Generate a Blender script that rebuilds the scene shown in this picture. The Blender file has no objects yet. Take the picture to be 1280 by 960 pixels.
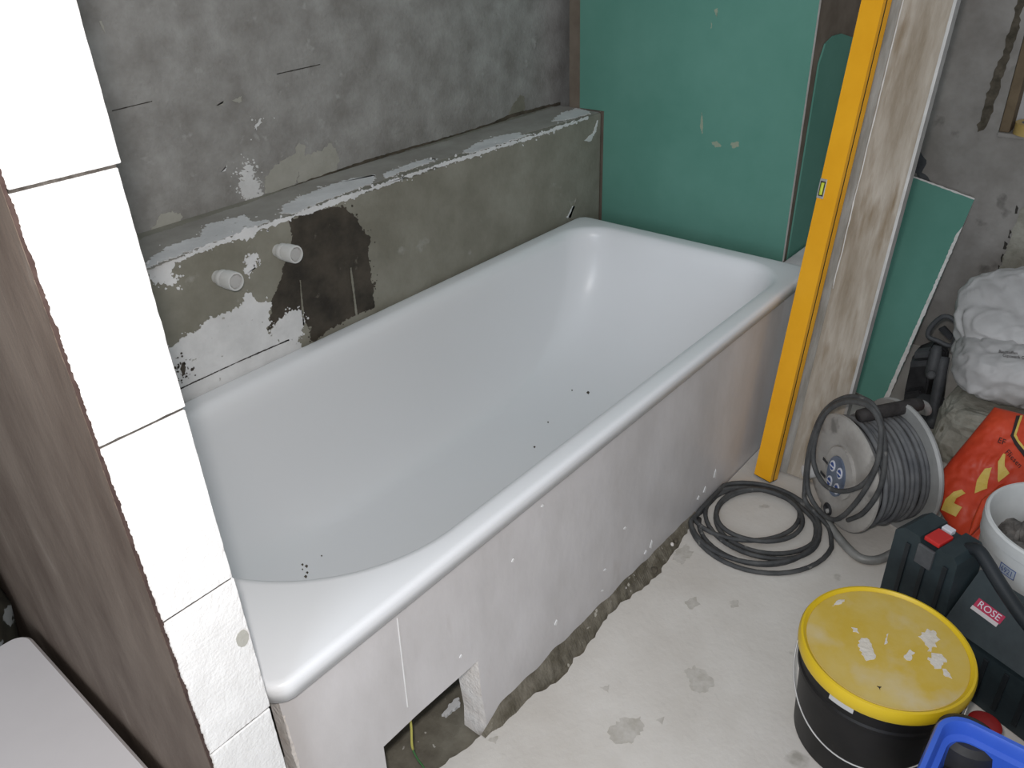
import bpy, bmesh, math, random
import numpy as np
from mathutils import Vector, Matrix, noise
random.seed(7)
SC = bpy.context.scene
COL = SC.collection

# ------------------------------------------------------------------ camera
F = 1014.94
CAM = np.array([-0.3303, -0.7435, 1.44])
RM = np.array([[0.64139437, -0.41013465, 0.64838478],
               [-0.76640712, -0.30383033, 0.56595694],
               [-0.03511959, -0.85992831, -0.50920518]])   # camera (right, down, forward) -> world
cd = bpy.data.cameras.new('camera'); cam = bpy.data.objects.new('camera', cd); COL.objects.link(cam)
cd.sensor_width = 36.0; cd.lens = F / 1280 * 36.0; cd.clip_start = 0.02
mw = Matrix.Identity(4)
for i in range(3):
    mw[i][0] = RM[i, 0]; mw[i][1] = -RM[i, 1]; mw[i][2] = -RM[i, 2]; mw[i][3] = CAM[i]
cam.matrix_world = mw
SC.camera = cam

# ------------------------------------------------------------------ world, lights, exposure
w = bpy.data.worlds.new('world'); SC.world = w; w.use_nodes = True
bg = w.node_tree.nodes['Background']
bg.inputs['Color'].default_value = (0.82, 0.91, 1.0, 1); bg.inputs['Strength'].default_value = 0.42
# the camera's own flash, just above and left of the lens
fl = bpy.data.lights.new('camera_flash', 'POINT'); fl.energy = 40; fl.shadow_soft_size = 0.025; fl.color = (1.0, 0.96, 0.945)
flo = bpy.data.objects.new('camera_flash', fl); COL.objects.link(flo)
fo = RM @ np.array([-0.03, -0.06, 0.0]); flo.location = CAM + fo
# added area light: assumed daylight from behind the camera; no doorway is modelled
al = bpy.data.lights.new('assumed_daylight', 'AREA'); al.shape = 'RECTANGLE'; al.size = 0.9; al.size_y = 1.6; al.energy = 28; al.color = (0.78, 0.88, 1.0)
alo = bpy.data.objects.new('assumed_daylight', al); COL.objects.link(alo)
alo.location = (-2.3, -1.1, 1.5); alo.rotation_euler = (math.radians(84), 0, math.radians(-68))
SC.view_settings.view_transform = 'Standard'; SC.view_settings.look = 'None'
SC.view_settings.gamma = 1.0; SC.view_settings.exposure = 0.33; SC.view_settings.use_curve_mapping = False

# ------------------------------------------------------------------ pixel helpers (a pixel gives a direction only)
def ray(p): return RM @ np.array([p[0] - 640.0, p[1] - 480.0, F])
def onplane(p, axis, val):
    r = ray(p); return Vector(CAM + r * ((val - CAM[axis]) / r[axis]))
def onz(p, z): return onplane(p, 2, z)
def ony(p, y): return onplane(p, 1, y)
def onx(p, x): return onplane(p, 0, x)
def onpl(p, o, n):
    r = ray(p); o = np.array(o); n = np.array(n)
    return Vector(CAM + r * (((o - CAM) @ n) / (r @ n)))
def proj(P):
    c = RM.T @ (np.array(P) - CAM); return (640 + F * c[0] / c[2], 480 + F * c[1] / c[2])

# ------------------------------------------------------------------ materials
def mat(name, c1, c2=None, scale=6.0, rough=0.8, bump=0.0, bscale=80.0, c3=None, s3=30.0, t3=0.68, w3=0.06,
        stretch=None, spec=0.4, metal=0.0, lo=0.35, hi=0.65, detail=8.0, coat=0.0, trans=0.0, alpha=1.0):
    m = bpy.data.materials.new(name); m.use_nodes = True
    nt = m.node_tree; N = nt.nodes; L = nt.links; b = N['Principled BSDF']
    b.inputs['Roughness'].default_value = rough; b.inputs['Metallic'].default_value = metal
    b.inputs['Specular IOR Level'].default_value = spec
    b.inputs['Coat Weight'].default_value = coat
    b.inputs['Transmission Weight'].default_value = trans
    tc = N.new('ShaderNodeTexCoord'); vec = tc.outputs['Object']
    if stretch:
        mp = N.new('ShaderNodeMapping'); mp.inputs['Scale'].default_value = stretch
        L.new(vec, mp.inputs['Vector']); vec = mp.outputs['Vector']
    c4 = lambda c: (c[0], c[1], c[2], 1)
    col = None
    if c2 is None:
        b.inputs['Base Color'].default_value = c4(c1)
    else:
        n = N.new('ShaderNodeTexNoise'); n.inputs['Scale'].default_value = scale; n.inputs['Detail'].default_value = detail; n.inputs['Roughness'].default_value = 0.62
        L.new(vec, n.inputs['Vector'])
        r = N.new('ShaderNodeValToRGB'); r.color_ramp.elements[0].position = lo; r.color_ramp.elements[1].position = hi
        r.color_ramp.elements[0].color = c4(c1); r.color_ramp.elements[1].color = c4(c2)
        L.new(n.outputs['Fac'], r.inputs['Fac']); col = r.outputs['Color']
        if c3 is not None:
            n2 = N.new('ShaderNodeTexNoise'); n2.inputs['Scale'].default_value = s3; n2.inputs['Detail'].default_value = 5
            L.new(vec, n2.inputs['Vector'])
            r2 = N.new('ShaderNodeValToRGB'); r2.color_ramp.elements[0].position = t3; r2.color_ramp.elements[1].position = t3 + w3
            r2.color_ramp.elements[0].color = (0, 0, 0, 1); r2.color_ramp.elements[1].color = (1, 1, 1, 1)
            L.new(n2.outputs['Fac'], r2.inputs['Fac'])
            mx = N.new('ShaderNodeMix'); mx.data_type = 'RGBA'
            L.new(r2.outputs['Color'], mx.inputs[0]); L.new(col, mx.inputs[6]); mx.inputs[7].default_value = c4(c3)
            col = mx.outputs[2]
        L.new(col, b.inputs['Base Color'])
    if bump:
        n3 = N.new('ShaderNodeTexNoise'); n3.inputs['Scale'].default_value = bscale; n3.inputs['Detail'].default_value = 6
        L.new(vec, n3.inputs['Vector'])
        bp = N.new('ShaderNodeBump'); bp.inputs['Strength'].default_value = bump; bp.inputs['Distance'].default_value = 0.004
        L.new(n3.outputs['Fac'], bp.inputs['Height']); L.new(bp.outputs['Normal'], b.inputs['Normal'])
    return m

M = {}
M['concrete'] = mat('grey_concrete_wall', (.235, .224, .208), (.385, .378, .362), 10, .9, .5, 90, c3=(.45, .445, .43), s3=24, t3=.66, w3=.14, lo=.33, hi=.68)
M['mortar_pale'] = mat('pale_plaster_patch', (.36, .35, .305), (.43, .42, .375), 12, .9, .3, 90)  # pale mortar, the patches' own tone
M['adhesive'] = mat('grey_green_tile_adhesive', (.205, .195, .155), (.285, .275, .228), 7, .85, .4, 70, c3=(.35, .34, .30), s3=16, t3=.66, w3=.1)
M['topadhesive'] = mat('grey_ledge_coat', (.29, .275, .245), (.37, .355, .32), 9, .9, .35, 70)
M['ytong'] = mat('aerated_concrete_white', (.76, .752, .735), (.84, .832, .815), 20, .95, .30, 260, spec=.15, c3=(.66, .645, .62), s3=7, t3=.66, w3=.12)
M['ytongp'] = mat('aerated_concrete_patch', (.64, .64, .635), (.76, .76, .755), 14, .95, .3, 150, spec=.2, c3=(.42, .41, .38), s3=60, t3=.68, w3=.04)
M['damp'] = mat('damp_dark_adhesive', (.028, .023, .017), (.075, .062, .046), 14, .55, .4, 90, c3=(.16, .145, .11), s3=26, t3=.68, w3=.08)
M['brownplaster'] = mat('brown_wet_plaster', (.080, .054, .039), (.142, .106, .081), 4.5, .75, .3, 40, stretch=(1, 2.2, .7), c3=(.20, .163, .135), s3=9, t3=.66, w3=.2)
M['corebrown'] = mat('brown_render', (.14, .112, .085), (.20, .165, .13), 10, .9, .3, 60)
M['green'] = mat('green_plasterboard_paper', (.100, .262, .205), (.125, .298, .238), 3.0, .85, .06, 220, spec=.25)
M['gypsum'] = mat('white_gypsum_core', (.62, .59, .55), (.75, .73, .70), 30, .95, .3, 120)
M['enamel'] = mat('white_enamel', (.80, .806, .815), None, rough=.33, spec=.5)
M['panel'] = mat('white_smoothed_apron', (.56, .535, .525), (.66, .635, .63), 5, .42, .22, 30, spec=.4, c3=(.50, .46, .43), s3=8, t3=.66, w3=.14, stretch=(1.2, 1, .6))
M['revealp'] = mat('broken_block_edge', (.66, .60, .55), (.78, .74, .70), 26, .95, .8, 120)
M['screed'] = mat('pale_grey_screed', (.545, .508, .458), (.65, .618, .57), 4.5, .85, .25, 70, c3=(.37, .345, .30), s3=7.5, t3=.67, w3=.06, lo=.3, hi=.7)
M['rawfloor'] = mat('brown_raw_floor', (.115, .102, .078), (.205, .19, .15), 14, .9, .6, 60, c3=(.5, .48, .44), s3=70, t3=.70, w3=.03)
M['farwall'] = mat('dim_grey_render', (.23, .212, .193), (.345, .325, .302), 6, .95, .5, 40, c3=(.10, .092, .082), s3=9, t3=.66, w3=.1)
M['plank'] = mat('dusty_plank', (.25, .205, .15), (.45, .405, .345), 3.2, .85, .25, 30, stretch=(4, 6, .7), c3=(.19, .135, .075), s3=3.4, t3=.56, w3=.14)
M['plankgrey'] = mat('grey_dust', (.22, .205, .175), (.38, .365, .335), 6, .9, .3, 60, stretch=(3, 6, .8))
M['steel'] = mat('dull_zinc', (.42, .41, .39), (.52, .51, .49), 20, .5, 0, metal=.4)
M['yellow'] = mat('yellow_lacquer', (.80, .37, .010), (.88, .43, .015), 6, .42, .05, 90, spec=.4)
M['dark'] = mat('black_plastic', (.012, .012, .013), (.028, .027, .027), 10, .5, .1, 60)
M['groove'] = mat('dark_slot', (.05, .035, .012))
M['vial'] = mat('green_vial', (.55, .62, .05), rough=.15)
M['grip'] = mat('black_foam_grip', (.022, .018, .018), (.045, .04, .038), 30, .8, .4, 120)
M['disc'] = mat('dusty_grey_plastic', (.30, .28, .255), (.42, .40, .37), 9, .65, .2, 60, c3=(.20, .19, .175), s3=12, t3=.62, w3=.08)
M['disc2'] = mat('dusty_grey_flange', (.26, .26, .25), (.36, .36, .35), 7, .55, .1, 60)
M['tube'] = mat('grey_steel_tube', (.22, .22, .21), (.34, .34, .325), 16, .5, .1, 60, metal=.3)
M['cable'] = mat('dusty_black_rubber', (.042, .043, .044), (.085, .085, .083), 22, .7, .15, 150, c3=(.17, .165, .155), s3=40, t3=.66, w3=.06)
M['cablew'] = mat('wound_rubber_cable', (.07, .072, .078), (.16, .16, .16), 11, .75, .1, 150)
M['blueplate'] = mat('faded_blue_plastic', (.10, .125, .18), (.17, .19, .23), 20, .6)
M['bluemark'] = mat('blue_print', (.045, .08, .24))
M['whiteprint'] = mat('white_print', (.62, .62, .66))
M['palewh'] = mat('pale_plastic', (.44, .435, .42), (.50, .49, .475), 12, .5)
M['blackbucket'] = mat('black_bucket_plastic', (.006, .0055, .0055), (.013, .012, .0115), 8, .5, .05, 60, spec=.25, c3=(.045, .04, .037), s3=30, t3=.70, w3=.05)
M['lid'] = mat('yellow_lid', (.53, .36, .045), (.56, .43, .15), 6, .6, .12, 60, c3=(.55, .45, .26), s3=8, t3=.53, w3=.16)
M['lidrim'] = mat('yellow_lid_rim', (.62, .42, .012), (.66, .46, .02), 5, .4)
M['dust'] = mat('grey_white_dust', (.58, .52, .44), (.64, .60, .54), 40, .95, .5, 120)
M['case'] = mat('dark_teal_plastic', (.012, .020, .024), (.030, .045, .050), 7, .5, .08, 90, c3=(.085, .105, .105), s3=6, t3=.62, w3=.18)
M['caseside'] = mat('dark_case_ribbed', (.008, .011, .013), (.018, .022, .026), 7, .5)
M['red'] = mat('red_plastic', (.48, .022, .02), (.55, .03, .025), 9, .4)
M['sticker'] = mat('crimson_sticker', (.42, .035, .085))
M['stickerw'] = mat('pale_sticker', (.55, .50, .50))
M['whbucket'] = mat('white_bucket_plastic', (.52, .53, .52), (.62, .63, .62), 7, .4)
M['label'] = mat('pale_blue_label', (.42, .47, .53))
M['ink'] = mat('blue_ink', (.05, .09, .28))
M['rubble'] = mat('dark_rubble', (.05, .045, .042), (.20, .185, .17), 26, .9, .7, 80)
M['blue'] = mat('blue_translucent_plastic', (.035, .10, .50), (.05, .135, .58), 4, .35, .0)
M['redbag'] = mat('red_paper_sack', (.50, .040, .012), (.62, .065, .020), 7, .5, .2, 40)
M['ybag'] = mat('yellow_print', (.60, .42, .06), (.68, .52, .16), 14, .6)
M['blackprint'] = mat('black_print', (.03, .02, .02))
M['whitebag'] = mat('white_woven_sack', (.45, .435, .425), (.55, .54, .53), 6, .55, .2, 30)
M['stone'] = mat('rough_concrete_lump', (.26, .245, .20), (.40, .385, .33), 16, .95, .9, 60, c3=(.14, .125, .09), s3=20, t3=.64, w3=.06)
M['tool'] = mat('dusty_dark_tool', (.016, .016, .018), (.05, .05, .053), 12, .6, .2, 60)
M['tool2'] = mat('dusty_grey_tool', (.05, .052, .056), (.10, .102, .105), 12, .6, .2, 60)
M['tape'] = mat('yellow_tape', (.50, .33, .10), (.58, .42, .16), 12, .5)
M['tapecore'] = mat('grey_tape_core', (.20, .22, .24))
M['frame'] = mat('brown_frame', (.12, .085, .05), (.17, .125, .075), 14, .8, .3, 60)
M['doorwhite'] = mat('pale_grey_window_board', (.40, .39, .38), (.46, .45, .44), 3, .6)
M['unit'] = mat('white_smooth_unit', (.56, .53, .525), (.60, .57, .565), 3, .45)
M['camo'] = mat('dark_patterned_sack', (.025, .027, .022), (.05, .048, .036), 16, .7, c3=(.30, .33, .34), s3=17, t3=.56, w3=.02)
M['wirey'] = mat('yellow_wire', (.45, .42, .10)); M['wireg'] = mat('green_wire', (.05, .16, .05))
M['pvc'] = mat('white_pvc', (.60, .60, .58), (.68, .68, .66), 30, .5)
M['joint'] = mat('dark_joint_mortar', (.03, .025, .02), (.10, .09, .08), 60, .95, .5, 200)
M['fillet'] = mat('brown_debris_mortar', (.10, .086, .060), (.20, .178, .138), 22, .95, .9, 90, c3=(.42, .39, .33), s3=60, t3=.66, w3=.04)
M['floorstain'] = mat('damp_floor_stain', (.42, .39, .34), (.54, .51, .465), 40, .85, .2, 80)
M['scuffm'] = mat('pale_scuff', (.24, .32, .24), (.32, .35, .26), 40)
M['smear'] = mat('dark_plaster_edge', (.045, .026, .022), (.075, .048, .04), 60, .9)
M['darkred'] = mat('dark_red_plastic', (.22, .008, .008), (.27, .012, .01), 9, .4)
M['crack'] = mat('dark_crack', (.04, .035, .03))
M['soil_shade'] = mat('dark_soil_and_shade', (.05, .043, .03), (.12, .10, .075), 30, .95, .8, 70)  # dark earth, also the colour of the painted shade at the window reveal

# ------------------------------------------------------------------ mesh helpers
def finish(o, name, m, parent=None, smooth=False):
    if isinstance(m, (list, tuple)):
        for x in m: o.data.materials.append(M[x])
    elif m: o.data.materials.append(M[m])
    COL.objects.link(o)
    if smooth:
        for p in o.data.polygons: p.use_smooth = True
    if parent is not None:
        o.parent = parent
        if '_b' in parent: o['_b'] = list(parent['_b'])
    return o
def obj(name, verts, faces, m, parent=None, smooth=False, base=None):
    if parent is not None and base is None: base = parent.get('_b')
    off = Vector(base) if base is not None else Vector((0, 0, 0))
    me = bpy.data.meshes.new(name)
    me.from_pydata([tuple(Vector(v) - off) for v in verts], [], faces); me.validate()
    bm = bmesh.new(); bm.from_mesh(me); bmesh.ops.recalc_face_normals(bm, faces=bm.faces); bm.to_mesh(me); bm.free()
    o = bpy.data.objects.new(name, me)
    if parent is None and base is not None: o.location = off
    return finish(o, name, m, parent, smooth)
def from_bm(name, bm, m, parent=None, smooth=False):
    off = Vector(parent['_b']) if (parent is not None and '_b' in parent) else Vector((0, 0, 0))
    bmesh.ops.translate(bm, verts=bm.verts, vec=-off)
    bmesh.ops.recalc_face_normals(bm, faces=bm.faces)
    me = bpy.data.meshes.new(name); bm.to_mesh(me); bm.free()
    return finish(bpy.data.objects.new(name, me), name, m, parent, smooth)
def thing(name, label, cat, loc, group=None):
    o = bpy.data.objects.new(name, None); COL.objects.link(o); o.location = loc; o.empty_display_size = 0.05
    o['label'] = label; o['category'] = cat; o['_b'] = list(loc)
    if group: o['group'] = group
    return o
def tag(o, label, cat, group=None):
    o['label'] = label; o['category'] = cat
    if group: o['group'] = group
    return o
def struct(o): o['kind'] = 'structure'; return o
def box_bm(x0, x1, y0, y1, z0, z1, bev=0.0, seg=2, bm=None):
    bm = bm or bmesh.new()
    v = [bm.verts.new(p) for p in [(x0, y0, z0), (x1, y0, z0), (x1, y1, z0), (x0, y1, z0), (x0, y0, z1), (x1, y0, z1), (x1, y1, z1), (x0, y1, z1)]]
    fs = [bm.faces.new([v[i] for i in f]) for f in [(0, 3, 2, 1), (4, 5, 6, 7), (0, 1, 5, 4), (1, 2, 6, 5), (2, 3, 7, 6), (3, 0, 4, 7)]]
    if bev:
        es = list({e for f in fs for e in f.edges})
        bmesh.ops.bevel(bm, geom=es, offset=bev, segments=seg, affect='EDGES', profile=0.5)
    return bm
def box(name, x0, x1, y0, y1, z0, z1, m, parent=None, bev=0.0, seg=2):
    return from_bm(name, box_bm(x0, x1, y0, y1, z0, z1, bev, seg), m, parent)
def obox(name, o, u, v, n, lu, lv, ln, m, parent=None, bev=0.0, seg=2):
    """box from corner o along unit axes u, v, n"""
    bm = box_bm(0, lu, 0, lv, 0, ln, bev, seg)
    u, v, n, o = Vector(u), Vector(v), Vector(n), Vector(o)
    for q in bm.verts:
        q.co = o + u * q.co.x + v * q.co.y + n * q.co.z
    return from_bm(name, bm, m, parent)
def prism(name, poly, n, m, parent=None, smooth=False):
    """closed polygon of 3D points extruded by vector n; m may be [face, edge]"""
    k = len(poly); n = Vector(n)
    vs = [Vector(p) for p in poly] + [Vector(p) + n for p in poly]
    fs = [list(range(k)), list(range(2 * k - 1, k - 1, -1))] + [[i, (i + 1) % k, k + (i + 1) % k, k + i] for i in range(k)]
    o = obj(name, vs, fs, m, parent)
    if isinstance(m, (list, tuple)):
        nn = n.normalized()
        for p in o.data.polygons: p.material_index = 0 if abs(p.normal.dot(nn)) > .7 else 1
    return o
def rag(pts, amp, seg=0.006):
    """roughen a closed 3D outline: split long edges and jitter within the outline's plane"""
    P = [Vector(p) for p in pts]; k = len(P)
    nrm = Vector((0, 0, 0))
    for i in range(k): nrm += (P[i] - P[0]).cross(P[(i + 1) % k] - P[0])
    nrm.normalize(); out = []
    for i in range(k):
        a, b = P[i], P[(i + 1) % k]; d = b - a; L = d.length; nsub = max(1, int(L / seg))
        side = d.normalized().cross(nrm) if L > 0 else Vector((0, 0, 0))
        for j in range(nsub):
            t = j / nsub; q = a + d * t
            s = noise.noise(q * 35) * .9 + noise.noise(q * 110) * .8 + noise.noise(q * 320) * .6 + random.uniform(-.3, .3)
            out.append(q + side * amp * s * (1 if j else .5))
    return out
def patch(name, pix, axis, val, toward, th, m, parent, amp=.005, seg=.004, isl=0, spread=.008):
    """thin skin on a wall or ledge: outline in photo pixels dropped on that wall's plane"""
    pts = rag([onplane(p, axis, val) for p in pix], amp, seg)
    n = Vector((0, 0, 0)); n[axis] = toward * th
    off = Vector((0, 0, 0)); off[axis] = -toward * .0006
    o = prism(name, [p + off for p in pts], n, m, parent)
    if isl:                                   # flakes left around the ragged edge, one joined mesh
        V = []; Fc = []
        for _ in range(isl):
            c = random.choice(pts).copy()
            for a in range(3):
                if a != axis: c[a] += random.gauss(0, spread)
            r = random.uniform(.0006, .0034) * (.5 + random.random()); k = random.randint(5, 7); b0 = len(V); e1, e2 = [a for a in range(3) if a != axis]
            ring = []
            for j in range(k):
                q = c.copy(); rr = r * random.uniform(.5, 1.3); q[e1] += rr * math.cos(6.283 * j / k); q[e2] += rr * math.sin(6.283 * j / k); ring.append(q)
            V += [q + off for q in ring] + [q + off + n * 1.05 for q in ring]
            Fc += [list(range(b0, b0 + k)), list(range(b0 + 2 * k - 1, b0 + k - 1, -1))] + [[b0 + j, b0 + (j + 1) % k, b0 + k + (j + 1) % k, b0 + k + j] for j in range(k)]
        f = obj('flakes', V, Fc, m, parent); f['kind'] = 'stuff'
    return o
def tube_geo(path, r, seg=8, closed=False, cap=True):
    P = [Vector(p) for p in path]; n = len(P); rr = r if callable(r) else (lambda i: r)
    V = []; Fc = []; prev = None
    for i in range(n):
        a = P[(i - 1) % n] if (closed or i > 0) else P[i]; b = P[(i + 1) % n] if (closed or i < n - 1) else P[i]
        t = (b - a).normalized()
        if prev is None:
            up = Vector((0, 0, 1)) if abs(t.z) < .9 else Vector((1, 0, 0)); nrm = t.cross(up).normalized()
        else:
            nrm = (prev - t * prev.dot(t)).normalized()
        prev = nrm; bn = t.cross(nrm)
        for k in range(seg):
            an = 2 * math.pi * k / seg; V.append(P[i] + (nrm * math.cos(an) + bn * math.sin(an)) * rr(i))
    for i in range(n if closed else n - 1):
        for k in range(seg):
            j = (i + 1) % n
            Fc.append([i * seg + k, i * seg + (k + 1) % seg, j * seg + (k + 1) % seg, j * seg + k])
    if cap and not closed:
        Fc.append(list(range(seg))[::-1]); Fc.append([(n - 1) * seg + k for k in range(seg)])
    return V, Fc
def tube(name, path, r, m, parent=None, seg=8, closed=False):
    V, Fc = tube_geo(path, r, seg, closed); return obj(name, V, Fc, m, parent, True)
def spline(pts, n=8, closed=False):
    P = [Vector(p) for p in pts]; k = len(P); out = []
    for i in range(k if closed else k - 1):
        g = lambda j: P[j % k] if closed else P[max(0, min(k - 1, j))]
        p0, p1, p2, p3 = g(i - 1), g(i), g(i + 1), g(i + 2)
        for s in range(n):
            t = s / n
            out.append(.5 * ((2 * p1) + (p2 - p0) * t + (2 * p0 - 5 * p1 + 4 * p2 - p3) * t * t + (3 * p1 - p0 - 3 * p2 + p3) * t ** 3))
    if not closed: out.append(P[-1])
    return out
def lathe(name, prof, o, ax, m, parent=None, seg=40, closed=False, smooth=True):
    """profile [(radius, height)] turned about axis ax from point o"""
    o, ax = Vector(o), Vector(ax).normalized()
    u = ax.cross(Vector((0, 0, 1)) if abs(ax.z) < .9 else Vector((1, 0, 0))).normalized(); v = ax.cross(u)
    V = []; Fc = []
    for r, h in prof:
        for k in range(seg):
            a = 2 * math.pi * k / seg; V.append(o + ax * h + (u * math.cos(a) + v * math.sin(a)) * max(r, 1e-4))
    n = len(prof)
    for i in range(n if closed else n - 1):
        j = (i + 1) % n
        for k in range(seg): Fc.append([i * seg + k, i * seg + (k + 1) % seg, j * seg + (k + 1) % seg, j * seg + k])
    if not closed:
        Fc.append(list(range(seg))[::-1]); Fc.append([(n - 1) * seg + k for k in range(seg)])
    ob = obj(name, V, Fc, m, parent, smooth)
    if smooth: autosmooth(ob)
    return ob
def autosmooth(o, ang=35):
    bm = bmesh.new(); bm.from_mesh(o.data)
    for e in bm.edges:
        if len(e.link_faces) == 2 and e.calc_face_angle(0) > math.radians(ang): e.smooth = False
    bm.to_mesh(o.data); bm.free()
def text_pts(body, size):
    cu = bpy.data.curves.new('lettering', 'FONT'); cu.body = body; cu.size = size; cu.align_x = 'CENTER'; cu.align_y = 'CENTER'; cu.resolution_u = 3
    t = bpy.data.objects.new('lettering', cu); COL.objects.link(t); bpy.context.view_layer.update()
    me = bpy.data.meshes.new_from_object(t.evaluated_get(bpy.context.evaluated_depsgraph_get()))
    V = [v.co.copy() for v in me.vertices]; Fc = [list(p.vertices) for p in me.polygons]
    bpy.data.objects.remove(t); bpy.data.curves.remove(cu); bpy.data.meshes.remove(me)
    return V, Fc
def lettering(name, body, size, o, u, v, m, parent, bold=1.0):
    V, Fc = text_pts(body, size); o, u, v = Vector(o), Vector(u).normalized(), Vector(v).normalized()
    me = obj(name, [o + u * (q.x * bold) + v * q.y for q in V], Fc, m, parent)
    return me

R = 0.53                      # height of the bath rim
# ================================================================== THE ROOM
# floor: rough subfloor with a cast screed whose broken edge stops short of the bath
sub = struct(box('floor', -1.6, 2.75, -3.0, 1.2, -.12, -.03, 'rawfloor'))
edge = [(-.02, .012), (.16, .045), (.297, .03), (.40, .016), (.489, .004), (.607, -.028), (.66, -.022), (.724, -.018), (.80, -.006), (.887, -.008), (.94, -.022), (.997, -.029), (1.07, -.02), (1.14, -.014), (1.20, -.002), (1.245, .010), (2.2, .011), (2.2, .12), (2.6, .12), (2.6, -1.999), (-.02, -1.999)]
er = rag([(x, y, 0) for x, y in edge[:16]], .006, .012)[:-60]
k = [i for i, p in enumerate(er) if p.x > 1.235]
er = er[:k[0] + 1] if k else er
pts = er + [Vector((x, y, 0)) for x, y in edge[15:]]
prism('screed', pts, (0, 0, -.03), 'screed', sub)
prism('screed', [(-1.5, -1.999, 0), (-.02, -1.999, 0), (-.02, -.06, 0), (-.30, -.06, 0), (-.30, 1.0, 0), (-1.5, 1.0, 0)], (0, 0, -.03), 'screed', sub)
def fstain(pix, amp=.008): prism('stain', rag([onz(p, .0001) for p in pix], amp, .005), (0, 0, .0005), 'floorstain', sub)
fstain([(856, 838), (868, 832), (884, 840), (892, 854), (884, 866), (868, 864), (860, 852)]); fstain([(760, 912), (778, 898), (800, 896), (806, 908), (792, 928), (770, 930)])
fstain([(856, 752), (870, 746), (876, 756), (862, 762)], .004); fstain([(912, 752), (922, 750), (924, 758), (914, 760)], .003)
fstain([(846, 686), (858, 680), (866, 694), (852, 706), (840, 700)], .008); fstain([(750, 860), (762, 856), (760, 866)], .004); fstain([(610, 925), (622, 920), (620, 930)], .004)
fstain([(896, 700), (906, 696), (908, 704)], .003); fstain([(820, 900), (830, 896), (828, 906)], .003)
# back wall
wb = struct(box('wall_back', -1.6, 2.75, 1.01, 1.2, -.03, 2.5, 'concrete'))
# low boxed-out ledge behind the bath
ledge = struct(box('wall_ledge', -.012, 1.943, .805, 1.012, -.03, .84, 'adhesive', bev=.004))
wfr = struct(box('wall_front', -1.6, 2.75, -2.15, -2.0, -.03, 2.5, 'concrete'))
# far wall with a window reveal
wf = bpy.data.objects.new('wall_right', None)
bm = bmesh.new()
box_bm(2.60, 2.75, -.235, .96, -.03, 2.5, bm=bm); box_bm(2.60, 2.75, -2.95, -.235, -.03, .775, bm=bm)
wf = struct(from_bm('wall_right', bm, 'farwall'))
# left stub wall: aerated-concrete blocks, brown plaster on its far side
wl = struct(box('wall_left', -.106, -.017, .60, 1.01, -.03, 2.5, 'ytong'))
seams = [-.03, .062, .30, .537, .769, 1.005, 1.255, 1.49, 1.73, 1.97, 2.21, 2.45]
for i in range(len(seams) - 1):
    z0, z1 = seams[i] + .0016, seams[i + 1] - .0016
    sh_ = [0, 0, 0, 0, 0, .0015, .0065, .010, .011, .011, .011][i]
    bm = box_bm(-.106 + sh_ * .35, -.0145 + sh_, -.021, .598, z0, z1, .0009, 1)
    bmesh.ops.subdivide_edges(bm, edges=[e for e in bm.edges if e.calc_length() > .03], cuts=22, use_grid_fill=True)
    dx = random.uniform(-.0012, .0012); tl = random.uniform(-.004, .004)
    for v in bm.verts:
        if v.co.y < .02:
            n1 = noise.noise(v.co * 60 + Vector((i * 7, 0, 0))); n2 = noise.noise(v.co * 170)
            edgeness = min(1, (abs(v.co.x + .0615) / .0445) ** 8 + (abs(v.co.z - (z0 + z1) / 2) / ((z1 - z0) / 2)) ** 14)
            v.co.y += .0004 * n1 + edgeness * max(0, n2) * .0016
            v.co.x += dx - math.copysign(1, v.co.x + .0615) * edgeness * max(0, n1) * .0010
            v.co.z += tl * (v.co.x + .0615) * 1.2
    from_bm('block', bm, 'ytong', wl)
    if i: box('mortar_joint', -.104, -.017 + sh_ * .5, -.0185, .598, seams[i] - .0016, seams[i] + .0016, 'joint', wl)
# grey stain on a block
c = ony((303, 798), -.0213)
prism('stain', rag([c + Vector((.009 * math.cos(a), 0, .013 * math.sin(a))) for a in [i * .52 for i in range(12)]], .002, .004), (0, -.0008, 0), 'mortar_pale', wl)
# plaster coat with ragged front edge
pe = []; z = -.03
while z < 2.4:
    pe.append(Vector((-.106, -.019 + .0035 * (noise.noise(Vector((0, 0, z * 30))) + .7 * noise.noise(Vector((3, 0, z * 120)))), z))); z += .005
prism('plaster_coat', pe + [Vector((-.106, 1.0, 2.4)), Vector((-.106, 1.0, -.03))], (-.0025, 0, 0), 'brownplaster', wl)

sm_ = []; z = .0
while z < 2.3:
    sm_.append(Vector((-.1050 + .0012 * noise.noise(Vector((0, 0, z * 47.3))) + .0010 * noise.noise(Vector((3, .4, z * 131.7))) + random.uniform(-.0006, .0006), -.0208, z))); z += .0022
prism('plaster_smear', [Vector((-.1084, -.0208, .0))] + sm_ + [Vector((-.1084, -.0208, 2.3))], (0, -.0009, 0), 'smear', wl)
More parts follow.
